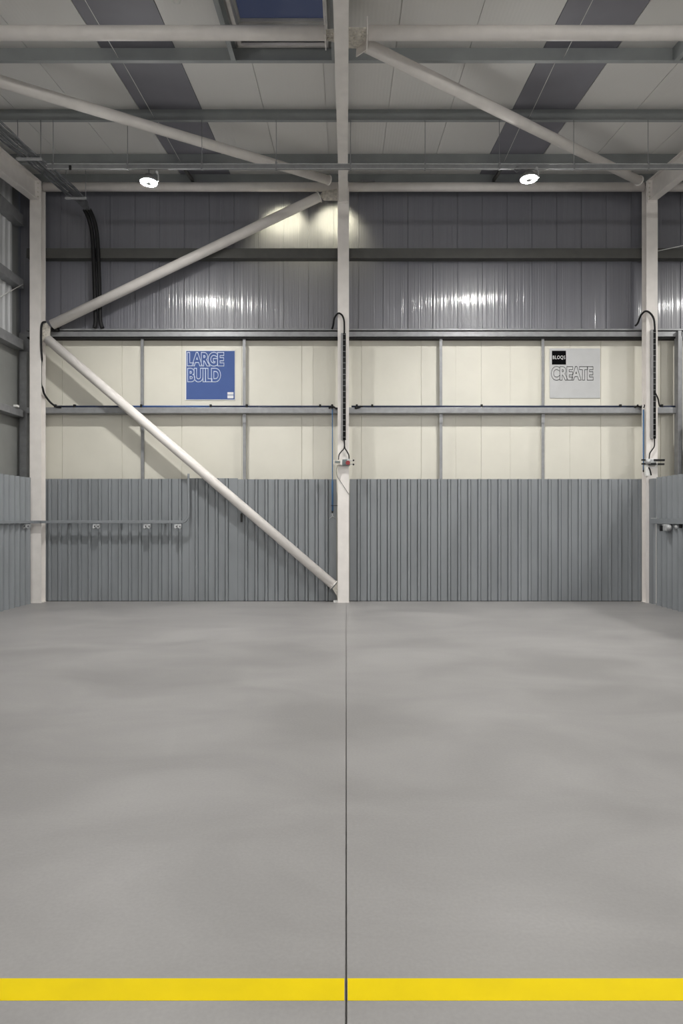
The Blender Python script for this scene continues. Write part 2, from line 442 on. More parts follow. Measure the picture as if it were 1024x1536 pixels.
gusset(o, [P(498.5, 883, YB - .006), P(506.2, 873.5, YB - .006), P(506.8, 897, YB - .006)], (0, 0.014, 0),
       [P(502, 882.5, YB - .01), P(505.2, 878, YB - .01), P(505.4, 886.5, YB - .01)], (0, 1, 0))
zt2 = Z(280.5, 12.97)
for x0, x1, lab in ((-5.875, -0.075, 'level white tube along the top of the far wall, left bay'),
                    (-0.035, 5.78, 'level white tube along the top of the far wall, right bay'),
                    (6.01, 11.8, 'short visible white tube along the top of the wall, right of the right column')):
    b = MB(); b.tube([(x0, 12.97, zt2), (x1, 12.97, zt2)], 0.083, 32)
    tag(b.build('eaves_tube', 'white_steel'), lab, 'tube', 'level white tubes at the wall head')
# roof bracing
YT = 7.86
o = brace('roof_tube', 'level white tube crossing overhead at upper left, stopping at the middle beam', (-5.97, YT, zm(YT)), (-0.245, YT, zm(YT)), 0.077, (False, False))
b = MB(); b.box(-0.25, -0.238, YT - 0.11, YT + 0.15, zm(YT) - 0.10, zm(YT) + 0.12); b.build('end_plate', 'white_steel', o)
def slope_plate(pts): return [Vector((x, y, zm(y) - 0.007)) for x, y in pts]
gusset(o, slope_plate([(-0.238, YT - 0.06), (-0.06, YT - 0.08), (-0.06, YT + 0.22), (-0.238, YT + 0.13)]), (0, 0, 0.014),
       [Vector((x, y, zm(y) - 0.01)) for x, y in ((-0.17, YT), (-0.17, YT + 0.09), (-0.21, YT), (-0.21, YT + 0.09))], (0, 0, 1))
o = brace('roof_tube', 'level white tube crossing overhead at upper right from the middle beam', (0.26, YT, zm(YT)), (5.87, YT, zm(YT)), 0.077, (False, False))
b = MB(); b.box(0.240, 0.252, YT - 0.11, YT + 0.18, zm(YT) - 0.10, zm(YT) + 0.12); b.build('end_plate', 'white_steel', o)
gusset(o, slope_plate([(-0.05, YT - 0.10), (0.235, YT - 0.10), (0.235, YT + 0.13), (0.14, YT + 0.30), (-0.05, YT + 0.30)]), (0, 0, 0.014),
       [Vector((x, y, zm(y) - 0.01)) for x, y in ((0.10, YT - 0.03), (0.10, YT + 0.08), (0.10, YT + 0.2), (0.19, YT - 0.03), (0.19, YT + 0.05))], (0, 0, 1))
b = MB(); b.bar((0.13, YT + 0.31, zm(YT + 0.31)), (0.26, YT + 0.15, zm(YT + 0.15)), 0.012, 0.20); b.build('skew_plate', 'white_steel', o)
d0 = Vector((0.235, 8.10, zm(8.10))); d1 = Vector((5.42, 12.36, zm(12.36)))
brace('roof_brace', 'slanting white tube from the middle beam down to the right column, under the roof', d0, d1, 0.078, (False, True))
d0 = Vector((-5.80, 8.00, zm(8.00))); d1 = Vector((-0.33, 12.34, zm(12.34)))
brace('roof_brace', 'slanting white tube from upper left down to the head of the middle column', d0, d1, 0.078, (False, True))

# purlins (Z sections)
for Y, lab in ((8.85, 'grey steel purlin nearest the camera, touching the roof hatch'),
               (10.50, 'grey steel purlin in the middle of the three wide ones under the roof'),
               (12.15, 'grey steel purlin just behind the hanging light trunking'),
               (13.08, 'dark steel purlin hard against the head of the far wall')):
    h, t, f = 0.20, 0.004, 0.055
    z = zt(Y)
    p = [(Y, 0), (Y - f, 0), (Y - f, 0.014), (Y - f + t, 0.014), (Y - f + t, t), (Y - t, t), (Y - t, h), (Y + f, h), (Y + f, h - 0.014), (Y + f - t, h - 0.014), (Y + f - t, h - t), (Y, h - t)]
    b = MB(); b.prism([Vector((XL + 0.05, y, z + q)) for y, q in p], (XR - XL - 0.1, 0, 0))
    tag(b.build('purlin', 'purlin'), lab, 'purlin', 'steel purlins')
# trimmers of the roof hatch and of another one at the right edge
for x, lab in ((HX0 - 0.065, 'grey steel trimmer along the left side of the roof hatch'),
               (HX1 + 0.075, 'grey steel trimmer between the roof hatch and the middle beam'),
               (4.36, 'grey steel trimmer poking in at the upper right edge')):
    b = MB(); y0, y1 = 5.6, 8.84
    loop = [Vector((x + dx, y0, zt(y0) + dz)) for dx, dz in ((-0.03, 0.0), (0.03, 0.0), (0.03, 0.006), (-0.024, 0.006), (-0.024, 0.194), (0.03, 0.194), (0.03, 0.2), (-0.03, 0.2))]
    b.prism(loop, (0, y1 - y0, SL * (y1 - y0)))
    tag(b.build('roof_trimmer', 'purlin'), lab, 'trimmer', 'roof trimmers')
# sag rods
for sx, sname in ((-3.04, 'left'), (2.84, 'right')):
    for y0, y1, w in ((6.6, 8.80, 'in front of the nearest purlin'), (8.86, 10.46, 'between the nearest and middle purlins'), (10.52, 12.12, 'behind the middle purlin')):
        b = MB(); b.tube([(sx, y0, zt(y0) + 0.15), (sx + 0.03, y1, zt(y1) + 0.05)], 0.0045, 8)
        tag(b.build('sag_rod', 'plate_white'), 'thin steel rod under the %s rooflight, %s' % (sname, w), 'rod', 'thin rods under the rooflights')
    b = MB(); b.bar((sx + 0.04, 12.2, zt(12.2) + 0.02), (sx + 0.04, 13.04, zt(13.04) + 0.06), 0.05, 0.05)
    tag(b.build('eaves_strut', 'rail_dark'), 'short dark strut above the %s round lamp, below the roof edge' % sname, 'strut', 'short dark struts')

# side rails of the far wall
b = MB(); b.box(XL + 0.22, 12.3, 13.10, 13.30, 6.76, 6.94); b.box(XL + 0.22, 12.3, 13.095, 13.10, 6.745, 6.775)
tag(b.build('wall_rail', 'rail_dark'), 'dark brown rail across the grey translucent sheeting', 'rail')
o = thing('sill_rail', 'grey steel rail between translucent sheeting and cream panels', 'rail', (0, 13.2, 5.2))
b = MB(); b.box(XL + 0.22, 12.3, 13.10, 13.30, 5.205, 5.305, 0.006); b.build('rail', 'galv', o)
b = MB(); b.box(XL + 0.22, 12.3, 13.08, 13.30, 5.322, 5.355, 0.004); b.build('flashing', 'galv', o)
b = MB(); b.box(XL + 0.22, 12.3, 13.13, 13.30, 5.178, 5.205); b.build('shade_strip', 'black', o, 'black strip standing in for the shade under the rail')  # black box stands in for the dark shade below the rail
o = thing('wall_rail', 'grey steel rail carrying pipes across the cream panels', 'rail', (0, 13.2, 3.7))
b = MB()
for x0, x1 in ((XL + 0.22, 6.50),): b.box(x0, x1, 13.10, 13.30, 3.70, 3.815, 0.006)
b.build('rail', 'galv', o)
# vertical sag bars
zr1, zr2 = 3.815, 5.205
for i, (px_, nm) in enumerate(((213, 'left of the blue poster'), (366, 'right of the blue poster'), (661, 'first right of the middle column'), (814, 'beside the grey poster'))):
    x = X(px_, 13.17)
    b = MB(); b.prism([Vector((x + dx, 13.17 + dy, zr1)) for dx, dy in ((-0.028, 0), (0.028, 0), (0.028, 0.04), (0.022, 0.04), (0.022, 0.005), (-0.028, 0.005))], (0, 0, zr2 - zr1))
    tag(b.build('upright_bar', 'galv'), 'grey upright bar above the pipe rail, %s' % nm, 'bar', 'upright bars on the cream panels')
    o = thing('upright_bar', 'grey upright bar below the pipe rail, %s' % nm, 'bar', (x, 13.17, 0), 'upright bars on the cream panels')
    b = MB(); b.prism([Vector((x + 0.004 + dx, 13.18 + dy, 0.0)) for dx, dy in ((-0.03, 0), (0.028, 0), (0.028, 0.04), (0.022, 0.04), (0.022, 0.005), (-0.03, 0.005))], (0, 0, 3.60))
    b.build('bar', 'galv', o)
    b = MB(); b.box(x - 0.03, x + 0.036, 13.165, 13.178, 3.52, 3.70); b.build('cleat', 'galv', o)

# side rails and corner post on the left wall
for z0, z1, lab in ((3.61, 3.75, 'lowest grey rail on the left side wall, above the corrugated lining'),
                    (4.93, 5.12, 'grey rail on the left side wall where ribbed sheeting starts'),
                    (6.13, 6.30, 'grey rail halfway up the ribbed left side wall'),
                    (7.36, 7.56, 'topmost grey rail on the left side wall, under the roof beam')):
    b = MB(); b.box(XL, XL + 0.19, YF + 0.05, 13.06, z0, z1, 0.006)
    tag(b.build('side_rail', 'galv'), lab, 'rail', 'rails on the left side wall')
b = MB(); b.box(-6.42, -6.29, 13.12, 13.25, 0.0, 4.92, 0.004); b.box(-6.5, -6.24, 13.255, 13.299, 0.0, 5.33)
tag(b.build('corner_post', 'galv'), 'grey steel post in the left corner behind the white column', 'post')
b = MB(); b.tube([(-6.46, 11.9, 5.42), (-6.30, 13.0, 6.20)], 0.009, 8)
tag(b.build('tie_rod', 'plate_white'), 'thin pale tie rod on the left side wall beside the column', 'rod')
b = MB(); b.tube([(5.99, 13.04, 6.84), (7.2, 13.04, 7.1)], 0.008, 8)
tag(b.build('tie_rod', 'plate_white'), 'thin pale tie rod to the right of the right column', 'rod')
b = MB(); b.box(-6.34, -6.27, 12.7, 12.8, 3.76, 3.80, 0.005)
tag(b.build('packing_block', 'plate_white'), 'small white block lying on the left wall rail beside the column', 'block')

# ------------------------------------------------------------------ corrugated grey lining
FT = 2.41
YFE = 13.13
def fence_back(x0, x1, top, lab, phase=0.5):
    b = MB(); b.prism(*ribbed(x0, x1, 0.1975, 0.054, 0.040, 0.034, 0.004, 0.012, top, lambda u, d, z: Vector((u, YFE - d, z)), phase, 0.011))
    o = tag(b.build('corrugated_sheet', 'fence'), lab, 'cladding sheet', 'grey corrugated lining')
    b = MB(); b.box(x0, x1, YFE - 0.002, YFE + 0.02, 0.0, 0.011); b.build('base_strip', 'print_dark', o)
    return o
fence_back(-5.92, X(283, 13.1), FT, 'grey corrugated lining behind the socket rail, left of the lower brace', 0.45)
fence_back(X(283, 13.1) + 0.004, X(356, 13.1), FT + 0.012, 'narrow grey corrugated sheet between the bent conduit end and the small latch', 0.75)
fence_back(X(356, 13.1) + 0.004, -0.19, FT - 0.008, 'grey corrugated lining behind the foot of the lower brace', 0.85)
fence_back(0.07, 5.82, FT - 0.004, 'wide grey corrugated lining between the middle and right columns', 0.9)
XF = -6.07
b = MB(); b.prism(*ribbed(-3.0, 12.83, 0.2, 0.115, 0.035, 0.05, 0.006, 0.0, FT, lambda u, d, z: Vector((XF + d, u, z)), 0.5))
tag(b.build('corrugated_sheet', 'fence'), 'grey corrugated lining on the left side, ending at the left column', 'cladding sheet', 'grey corrugated lining')
XG = 5.86
b = MB(); b.prism(*ribbed(-3.0, 12.58, 0.2, 0.115, 0.035, 0.05, 0.006, 0.0, FT - 0.01, lambda u, d, z: Vector((XG - d, u, z)), 0.35))
o = tag(b.build('corrugated_sheet', 'fence'), 'grey corrugated partition on the right side, ending at the right column', 'cladding sheet', 'grey corrugated lining')
b = MB(); b.box(XG - 0.03, XG + 0.02, 12.66, 12.835, 0.0, FT - 0.02); b.build('edge_post', 'fence', o)
b = MB(); b.box(XG - 0.045, XG, 12.60, 12.63, 1.64, FT - 0.03); b.build('seam_trim', 'fence', o)
b = MB(); b.box(X(360.3, 13.05), X(362.6, 13.05), 13.07, 13.132, Z(783, 13.05), Z(770, 13.05), 0.004)
tag(b.build('latch', 'print_dark'), 'small dark latch on the corrugated lining under the lower brace', 'latch')
b = MB(); b.box(X(500, 13.0), X(506, 13.0), 12.93, 13.05, 0.0, 0.035, 0.003)
tag(b.build('packing_block', 'plate_white'), 'small white block on the floor at the foot of the middle column', 'block')

# ------------------------------------------------------------------ electrical trunking along the lining
o = thing('conduit_rail', 'grey conduit rail with hanging sockets along the left lining', 'conduit', (-4.6, 12.97, 1.55))
YC = 12.96
b = MB()
b.box(-6.03, -5.975, -3.0, 12.76, 1.535, 1.59, 0.004)
b.build('side_run', 'fence', o)
b = MB(); b.box(-6.03, -5.84, 12.762, 12.82, 1.535, 1.59, 0.004); b.box(-5.86, -5.72, 12.762, 12.985, 1.537, 1.588, 0.004); b.build('corner_run', 'fence', o)
xe = X(276, YC)
b = MB(); b.box(-5.74, xe, YC - 0.025, YC + 0.03, 1.535, 1.592, 0.006); b.build('back_run', 'fence', o)
b = MB(); b.tube(smooth_path([(xe - 0.03, YC, 1.562), (xe + 0.02, YC, 1.57), (xe + 0.07, YC, 1.64), (xe + 0.085, YC, 1.70), (xe + 0.085, YC, 2.2), (xe + 0.085, YC, 2.50)], 5), 0.022, 12)
b.build('bent_conduit', 'fence', o)
b = MB()
for x in (-5.4, -4.4, -3.55): MB().box(x - 0.02, x + 0.02, YC + 0.03, YFE - 0.034, 1.54, 1.585).build('stand_off', 'fence', o)
def socket(label, loc):
    o = thing('twin_socket', label, 'socket', loc, 'twin metal sockets')
    x, y, z = loc
    b = MB(); b.box(x - 0.066, x + 0.066, y - 0.02, y + 0.03, z + 0.055, z + 0.068, 0.003); b.build('mounting_plate', 'socket', o)
    for s in (-1, 1):
        b = MB(); b.prism([Vector((x + s * 0.034 - 0.03, y - 0.028, z + 0.055)), Vector((x + s * 0.034 + 0.03, y - 0.028, z + 0.055)), Vector((x + s * 0.034 + 0.03, y - 0.045, z + 0.01)), Vector((x + s * 0.034 + s * 0.012, y - 0.05, z - 0.022)), Vector((x + s * 0.034 - 0.03, y - 0.045, z + 0.006))], (0, 0.07, 0))
        h = b.build('outlet_hood', 'socket', o)
        b = MB(); b.disc((x + s * 0.034 + 0.012, y - 0.045, z + 0.03), (0, 1, 0.2), 0.010, 0.02, 14); b.build('outlet', 'black', h)
    return o
s0 = socket('pale twin socket under the conduit rail, nearest the left column', (X(145, YC), YC, Z(791.5, YC)))
dup(s0, (X(221, YC), YC, Z(791.5, YC)), 'pale twin socket under the conduit rail, in the middle of the back run')
dup(s0, (X(267, YC), YC, Z(791.5, YC)), 'pale twin socket under the conduit rail, beside its bent end')
dup(s0, (-5.985, 12.50, Z(791.5, 12.5)), 'pale twin socket under the conduit rail on the left side, just before the white column')
o = thing('cable_trunking', 'grey flat trunking along the right corrugated partition', 'trunking', (XG - 0.07, 6, 1.54))
b = MB(); b.box(XG - 0.095, XG - 0.037, -3.0, 12.62, 1.53, 1.625, 0.004); b.build('trunking_run', 'fence', o)
b = MB(); b.box(XG - 0.09, XG - 0.04, 12.4, 12.64, 1.625, 1.64, 0.003); b.build('top_cap', 'socket', o)
xx = XG - 0.10; yy = 11.95
o = thing('plug_cluster', 'pale plugs in sockets under the trunking on the right partition', 'plug', (xx, yy, 1.40))
b = MB(); b.box(xx - 0.05, xx + 0.05, yy - 0.05, yy + 0.12, 1.40, 1.525, 0.02); b.build('socket_body', 'socket', o)
MB().ball((xx - 0.01, yy - 0.08, 1.465), 0.05).build('plug', 'socket', o); MB().ball((xx + 0.04, yy - 0.25, 1.48), 0.038).build('plug', 'socket', o)
b = MB(); b.box(xx - 0.08, xx - 0.045, yy + 0.08, yy + 0.14, 1.40, 1.50, 0.006); b.build('outlet', 'black', o); b = MB(); b.box(xx + 0.02, xx + 0.06, yy - 0.40, yy - 0.36, 1.46, 1.525, 0.006); b.build('outlet', 'black', o)

# ------------------------------------------------------------------ pipes on the middle rail
YP = 13.13
def pipe(px0, px1, m, lab, clips, py_=611.2, r=0.018):
    o = thing('air_pipe', lab, 'pipe', (X((px0 + px1) / 2, YP), YP, 3.815), 'pipes on the wall rail')
    z = 3.836
    b = MB(); b.tube([(X(px0, YP), YP, z), (X(px1, YP), YP, z)], r, 12); b.build('pipe', m, o)
    for c in clips:
        b = MB(); b.box(X(c, YP) - 0.02, X(c, YP) + 0.02, YP - 0.028, YP + 0.028, 3.812, 3.875, 0.004); b.build('clip', 'black', o)
pipe(82, 188, 'blue_dark', 'dark pipe on the wall rail under the start of the lower brace', (83, 112))
pipe(189, 314, 'blue_pipe', 'bright blue pipe on the wall rail under the blue poster', (212, 316))
pipe(317, 500, 'blue_dark', 'dark pipe on the wall rail right of the blue poster', (370, 480, 498))
pipe(527, 962, 'blue_dark', 'long dark blue pipe on the wall rail in the right bay', (535, 558, 722, 930))
pipe(989, 1012, 'blue_dark', 'short dark pipe on the wall rail right of the right column', (992,))
b = MB(); b.tube([(X(420, 13.09), 13.09, 5.325), (X(504, 13.09), 13.09, 5.325)], 0.008, 8)
tag(b.build('thin_cable', 'black'), 'thin black cable lying along the sill rail left of the middle column', 'cable')
b = MB(); b.tube([(X(525, 13.09), 13.09, 5.325), (X(705, 13.09), 13.09, 5.325)], 0.008, 8)
tag(b.build('thin_cable', 'black'), 'thin black cable lying along the sill rail right of the middle column', 'cable')

# ------------------------------------------------------------------ cables and outlets on the columns
def cable(label, pts, r, m='black', name='cable', n=8):
    b = MB(); b.tube(smooth_path(pts, n), r, 10)
    return tag(b.build(name, m), label, 'cable')
YM = 12.86
cable('black cable hooped over the sill rail at the middle column', [P(497.6, 493.5, 13.06), P(499.6, 488, 13.02), P(501.5, 477, 12.9), P(507, 470, YM), P(512.5, 472.5, YM), P(515.7, 480, YM), P(516.3, 490, YM), P(516.3, 500, YM)], 0.017)
def trunk(label, pxl, pxm, pxr, y0, y1, Y):
    o = thing('slotted_trunking', label, 'trunking', (X(pxm, Y), Y, Z(y1, Y)), 'slotted trunking on columns')
    b = MB(); b.box(X(pxl, Y), X(pxm, Y), Y - 0.02, Y + 0.03, Z(y1, Y), Z(y0, Y))
    zz = Z(y1, Y)
    while zz < Z(y0, Y) - 0.02:
        b.box(X(pxl, Y) - 0.004, X(pxm, Y), Y - 0.028, Y - 0.019, zz, zz + 0.014); zz += 0.028
    b.build('slotted_channel', 'slot', o)
    b = MB(); n = 40
    za, zb_ = Z(y1, Y), Z(y0, Y)
    for k in (0.3, 0.75):
        xk = X(pxm, Y) + (X(pxr, Y) - X(pxm, Y)) * k
        MB().tube([(xk, Y - 0.005, za), (xk, Y - 0.005, zb_)], (X(pxr, Y) - X(pxm, Y)) * 0.34, 10).build('cable', 'black', o)
    b = MB()
    zz = za + 0.05
    while zz < zb_:
        MB().box(X(pxm, Y) + 0.002, X(pxr, Y), Y - 0.03, Y - 0.016, zz, zz + 0.006).build('cable_tie', 'slot', o); zz += 0.11
trunk('slotted trunking with black cable down the middle column', 511.2, 514.0, 518.2, 500, 660, 12.865)
cable('left of two black cables forking from the trunking on the middle column', [P(516, 660, YM), P(515.8, 672, YM), P(512, 677, YM), P(508.5, 682, YM), P(507.6, 689.5, YM - .02)], 0.010)
cable('right of two black cables forking from the trunking on the middle column', [P(516.4, 660, YM), P(516.8, 671, YM), P(520, 677, YM), P(523, 683, YM), P(523.2, 689.5, YM - .02)], 0.012)
Yo = 12.80
o = thing('outlet_box', 'outlet bracket with red button across the middle column', 'outlet', (X(515, Yo), Yo, Z(698, Yo)))
b = MB(); b.box(X(499.5, Yo), X(511.5, Yo), Yo, Yo + 0.06, Z(697, Yo), Z(690, Yo), 0.008); b.build('pale_block', 'gusset', o, 'pale metal block')
b = MB(); b.box(X(502.5, Yo), X(509.5, Yo), Yo - 0.015, Yo + 0.002, Z(693.8, Yo), Z(691.8, Yo)); b.build('display', 'teal', o)
b = MB(); b.box(X(510, Yo), X(513.2, Yo), Yo - 0.012, Yo + 0.04, Z(697.5, Yo), Z(690, Yo), 0.006); b.build('cream_block', 'white_steel', o)
b = MB(); b.box(X(513.2, Yo), X(525, Yo), Yo, Yo + 0.095, Z(698, Yo), Z(689, Yo), 0.008); b.build('box', 'teal', o)
b = MB(); b.disc(P(521.6, 694.2, Yo - 0.025), (0, 1, 0), 0.042, 0.05, 24); b.build('red_button', 'red', o, 'red round button')
b = MB(); b.disc(P(522.6, 690.6, Yo - 0.02), (0, 1, 0), 0.03, 0.045, 20); b.build('cable_gland', 'socket', o)
b = MB()
for q in (691, 696.4): MB().tube([P(524, q, Yo + 0.03), P(529, q, Yo + 0.03)], 0.007, 8).build('lug', 'socket', o)
b = MB()
for q in (690.6, 696.6): MB().ball(P(530, q, Yo + 0.03), 0.018).build('lug_end', 'black', o)
cable('thin black cable leaving the outlet bracket down and across the middle column', [P(505.6, 698, 12.83), P(504.3, 706, 12.84), P(504.9, 712, 12.86), P(507, 717, 12.885), P(514, 727.5, 12.89), P(523, 741.5, 12.893)], 0.004)
def hose(label, px_, y0, ysplit, y1, Y, m, r0, r1, hook=True):
    o = thing('air_hose', label, 'hose', P(px_, y1 + 8, Y), 'blue air hoses')
    b = MB(); b.tube([P(px_, y0, Y + 0.1), P(px_, y0 + 3, Y), P(px_, ysplit, Y), P(px_ + 0.1, ysplit + 2, Y), P(px_ + 0.1, y1, Y)], [r0, r0, r0, r1, r1], 10); b.build('hose', m, o)
    b = MB(); b.tube([P(px_, y1, Y), P(px_, y1 + 2.5, Y), P(px_, y1 + 3, Y)], [r1 * 1.05, r1 * 1.05, r1 * 0.5], 10); b.build('coupling', 'black', o)
    if hook:
        b = MB(); b.tube([P(px_, y1 + 2, Y), P(px_ + 0.2, y1 + 7.5, Y), P(px_ + 5, y1 + 11.5, Y)], 0.007, 8); b.tube([P(px_ + 0.2, y1 + 7.5, Y), P(px_ - 5, y1 + 11.5, Y)], 0.007, 8); b.build('hook', 'socket', o)
    return o
o = hose('bright blue air hose hanging from the wall rail beside the middle column', 498.4, 613, 721, 766.5, 13.03, 'blue_hose', 0.0095, 0.0165)
b = MB(); b.tube([P(496, 758.3, 13.0), P(506, 758.6, 13.0)], 0.005, 8); b.build('hose_tie', 'black', o)
b = MB(); b.tube(smooth_path([P(493, 612.5, 13.09), P(498.2, 609.5, 13.07), P(503, 612, 13.06), P(506.4, 613, 13.06)], 5), 0.016, 8); b.ball(P(498.2, 610.4, 13.06), 0.03)
tag(b.build('pipe_valve', 'black'), 'black valve on the wall rail just left of the middle column', 'valve')
b = MB(); b.tube(smooth_path([P(532, 612.5, 13.09), P(538, 611.5, 13.07), P(541, 609.8, 13.06), P(544, 609.6, 13.06)], 5), 0.013, 8); b.ball(P(534, 611.8, 13.08), 0.024)
tag(b.build('pipe_valve', 'black'), 'small black valve on the wall rail just right of the middle column', 'valve')

# right column
Yr = 12.81
cable('black cable hooped over the sill rail at the right column', [P(952, 489, 13.06), P(956, 485, 13.03), P(961, 473, 12.92), P(968, 466.8, Yr), P(975, 470, Yr), P(980, 478, Yr), P(981.6, 490, Yr), P(981.4, 500, Yr)], 0.018)
trunk('slotted trunking with black cable down the right column', 975.6, 978.6, 982.8, 495, 658, 12.815)
cable('black cable branching off the trunking on the right column towards the wall rail', [P(981.8, 588, 12.79), P(984.5, 593.5, 12.8), P(986.8, 599, 12.84), P(988, 606, 12.95), P(989, 609, 13.05)], 0.013)
cable('black cable dropping from the trunking to the outlet bar on the right column', [P(981.4, 658, Yr), P(981, 669, Yr), P(978, 674.5, Yr), P(974.4, 680, Yr), P(973.3, 688, Yr - .02)], 0.011)
Yq = 12.76
o = thing('outlet_bar', 'pair of black outlet bars with round box across the right column', 'outlet', (X(979, Yq), Yq, Z(714, Yq)))
b = MB(); b.box(X(981, Yq), X(997, Yq), Yq, Yq + 0.05, Z(691.6, Yq), Z(688.6, Yq), 0.004); b.build('upper_bar', 'black', o)
b = MB(); b.box(X(973, Yq), X(984, Yq), Yq, Yq + 0.05, Z(697.4, Yq), Z(694.2, Yq), 0.004); b.build('lower_bar', 'black', o); b = MB(); b.box(X(986, Yq), X(996.4, Yq), Yq, Yq + 0.05, Z(697.4, Yq), Z(694.8, Yq), 0.004); b.build('lower_bar', 'black', o)
b = MB()
for q in (689.7, 695.6): MB().box(X(963, Yq), X(970, Yq), Yq + 0.01, Yq + 0.05, Z(q + 1, Yq), Z(q - 1, Yq), 0.004).build('end_lug', 'black', o)
b = MB(); b.tube([P(971.8, 696, Yq - 0.02), P(971.8, 689, Yq - 0.02)], 0.045, 20); b.box(X(968, Yq), X(984, Yq), Yq + 0.02, Yq + 0.085, Z(698, Yq), Z(688.2, Yq), 0.008); b.build('box', 'socket', o, 'pale round box')
b = MB(); b.prism([P(968, 697.8, Yq), P(972, 697.8, Yq), P(975.4, 713, Yq), P(969, 714, Yq)], (0, 0.08, 0)); b.build('white_pad', 'plate_white', o, 'white pad hanging below')
b = MB(); b.tube(smooth_path([P(972.6, 701, Yq - .01), P(974.5, 705, Yq - .01), P(976.4, 713, Yq - .01)], 5), 0.014, 8); b.build('strap', 'black', o)
b = MB(); b.tube(smooth_path([P(974, 701, Yq - .01), P(979, 702, Yq - .015), P(984, 699.5, Yq - .01), P(985.5, 696, Yq)], 5), 0.005, 8); b.build('thin_lead', 'socket', o)
hose('dark blue air hose hanging beside the right column', 964.8, 613, 690, 705, 12.99, 'blue_hose', 0.013, 0.013, False)
b = MB(); b.tube(smooth_path([P(951, 611, 13.08), P(957, 609.5, 13.06), P(961, 611, 13.05), P(963.5, 607, 13.05), P(966, 608, 13.04), P(964.8, 612, 13.04)], 6), 0.014, 8); b.ball(P(956, 608, 13.05), 0.02)
tag(b.build('pipe_valve', 'black'), 'black coiled valve on the wall rail left of the right column', 'valve')

# left column cable
xh = -5.905
cable('black cable running down the side of the left column to the wall rail', [P(68.6, 483, 12.90), P(64.5, 483.6, 12.86), P(62.2, 488.8, 12.845), P(61.6, 501, 12.842), P(61.9, 522, 12.842), P(62.9, 537.7, 12.86), Vector((xh, 12.91, 4.60)), Vector((xh, 12.91, 4.25)), P(64.0, 582, 12.93), P(66, 590, 12.98), P(70.2, 597, 13.02), P(76.5, 604.4, 13.06), P(84.8, 610.2, 13.09), P(92, 611, 13.10)], 0.019)
b = MB(); b.box(X(75, 12.95), X(85, 12.95), 12.99, 13.09, Z(497, 13.05), Z(491.5, 13.05), 0.01)
tag(b.build('cable_clamp', 'black'), 'black clamp on the sill rail behind the lower end of the rising brace', 'clamp')

# ------------------------------------------------------------------ light trunking and lamps
YL = 10.45; zl = Z(250.5, YL)
o = thing('light_trunking', 'thin grey trunking hung under the purlins that carries the lamps', 'trunking', (0, YL, zl - 0.04))
b = MB(); x0, x1 = X(71, YL), 12.2
b.prism([Vector((x0, YL + dy, zl + dz)) for dy, dz in ((-0.022, -0.036), (0.022, -0.036), (0.022, 0.036), (0.018, 0.036), (0.018, -0.032), (-0.018, -0.032), (-0.018, 0.036), (-0.022, 0.036))], (x1 - x0, 0, 0))
b.build('channel', 'galv', o)
b = MB()
for dz in (-0.036, 0.036): MB().box(x0, x1, YL - 0.027, YL - 0.022, zl + dz - 0.005, zl + dz + 0.005).build('lip', 'socket', o)
for k in range(13):
    x = -4.59 + 1.165 * k
    if x > x1: break
    b = MB(); b.tube([(x, YL, zl - 0.02), (x, YL, zt(YL + 0.03) + 0.01)], 0.0048, 8); b.build('hanger_rod', 'galv', o)
    b = MB(); b.box(x - 0.015, x + 0.015, YL - 0.028, YL + 0.028, zl - 0.045, zl + 0.075, 0.003); b.build('hanger_clip', 'galv', o)
b = MB(); b.box(X(105, YL), X(108.5, YL), YL - 0.05, YL - 0.028, Z(257, YL), Z(250, YL), 0.004)
b.build('black_clip', 'black', o, 'black cable clip')

def lamp(label, px_, py_, tilt):
    c = P(px_, py_, YL)
    o = thing('high_bay_lamp', label, 'lamp', c, 'round high bay lamps')
    b = MB(); b.lathe(c, [(0.132, 0.004), (0.136, 0.02), (0.13, 0.045), (0.085, 0.075), (0.06, 0.12), (0.0005, 0.125)]); b.build('housing', 'lamp_body', o)
    b = MB(); b.lathe(c, [(0.062, 0.003), (0.062, -0.006), (0.126, -0.006), (0.126, 0.003)], 40, True); b.build('light_ring', 'lamp', o, 'glowing ring')
    b = MB(); b.lathe(c, [(0.061, 0.004), (0.061, -0.008), (0.045, -0.02), (0.0005, -0.024)]); b.build('sensor_cap', 'slot', o, 'dark centre cap')
    b = MB(); b.tube([c + Vector((0.0, 0, 0.11)), c + Vector((0, 0, zl - c.z - 0.036))], 0.010, 10); b.build('stem', 'galv', o)
    b = MB(); b.tube(smooth_path([c + Vector((0.15, 0, 0.02)), c + Vector((0.145, 0, 0.12)), c + Vector((0.125, 0, 0.16))], 5), 0.011, 8); b.ball(c + Vector((0.12, 0, 0.165)), 0.032); b.build('bracket_arm', 'socket', o)
    o.rotation_euler = (0, tilt, 0)
    return o
lamp('glowing round lamp under the trunking at left', 223, 274, 0.02)
lp = lamp('glowing round lamp under the trunking at right', 793, 269, -0.02)
b = MB(); c = P(778, 255, YL)
b.tube(smooth_path([c + Vector((-0.07, 0, 0.0)), c + Vector((-0.04, -0.02, 0.035)), c + Vector((0.05, 0, 0.03)), c + Vector((0.14, 0, 0.04))], 6), 0.008, 8)
b.tube(smooth_path([c + Vector((-0.07, 0, 0.0)), c + Vector((-0.03, 0, -0.03)), c + Vector((0.06, 0, 0.01)), c + Vector((0.14, 0, 0.03))], 6), 0.008, 8)
tag(b.build('looped_cable', 'cable_grey'), 'dark looped cable below the trunking beside the right lamp', 'cable')
b = MB(); c = Vector((-2.0, 7.86, zr(7.86)))
b.lathe(c, [(0.045, 0.0), (0.045, -0.03), (0.03, -0.045), (0.0005, -0.048)], 24)
tag(b.build('smoke_detector', 'plate_white'), 'small white round detector on the roof lining near the top edge', 'detector')
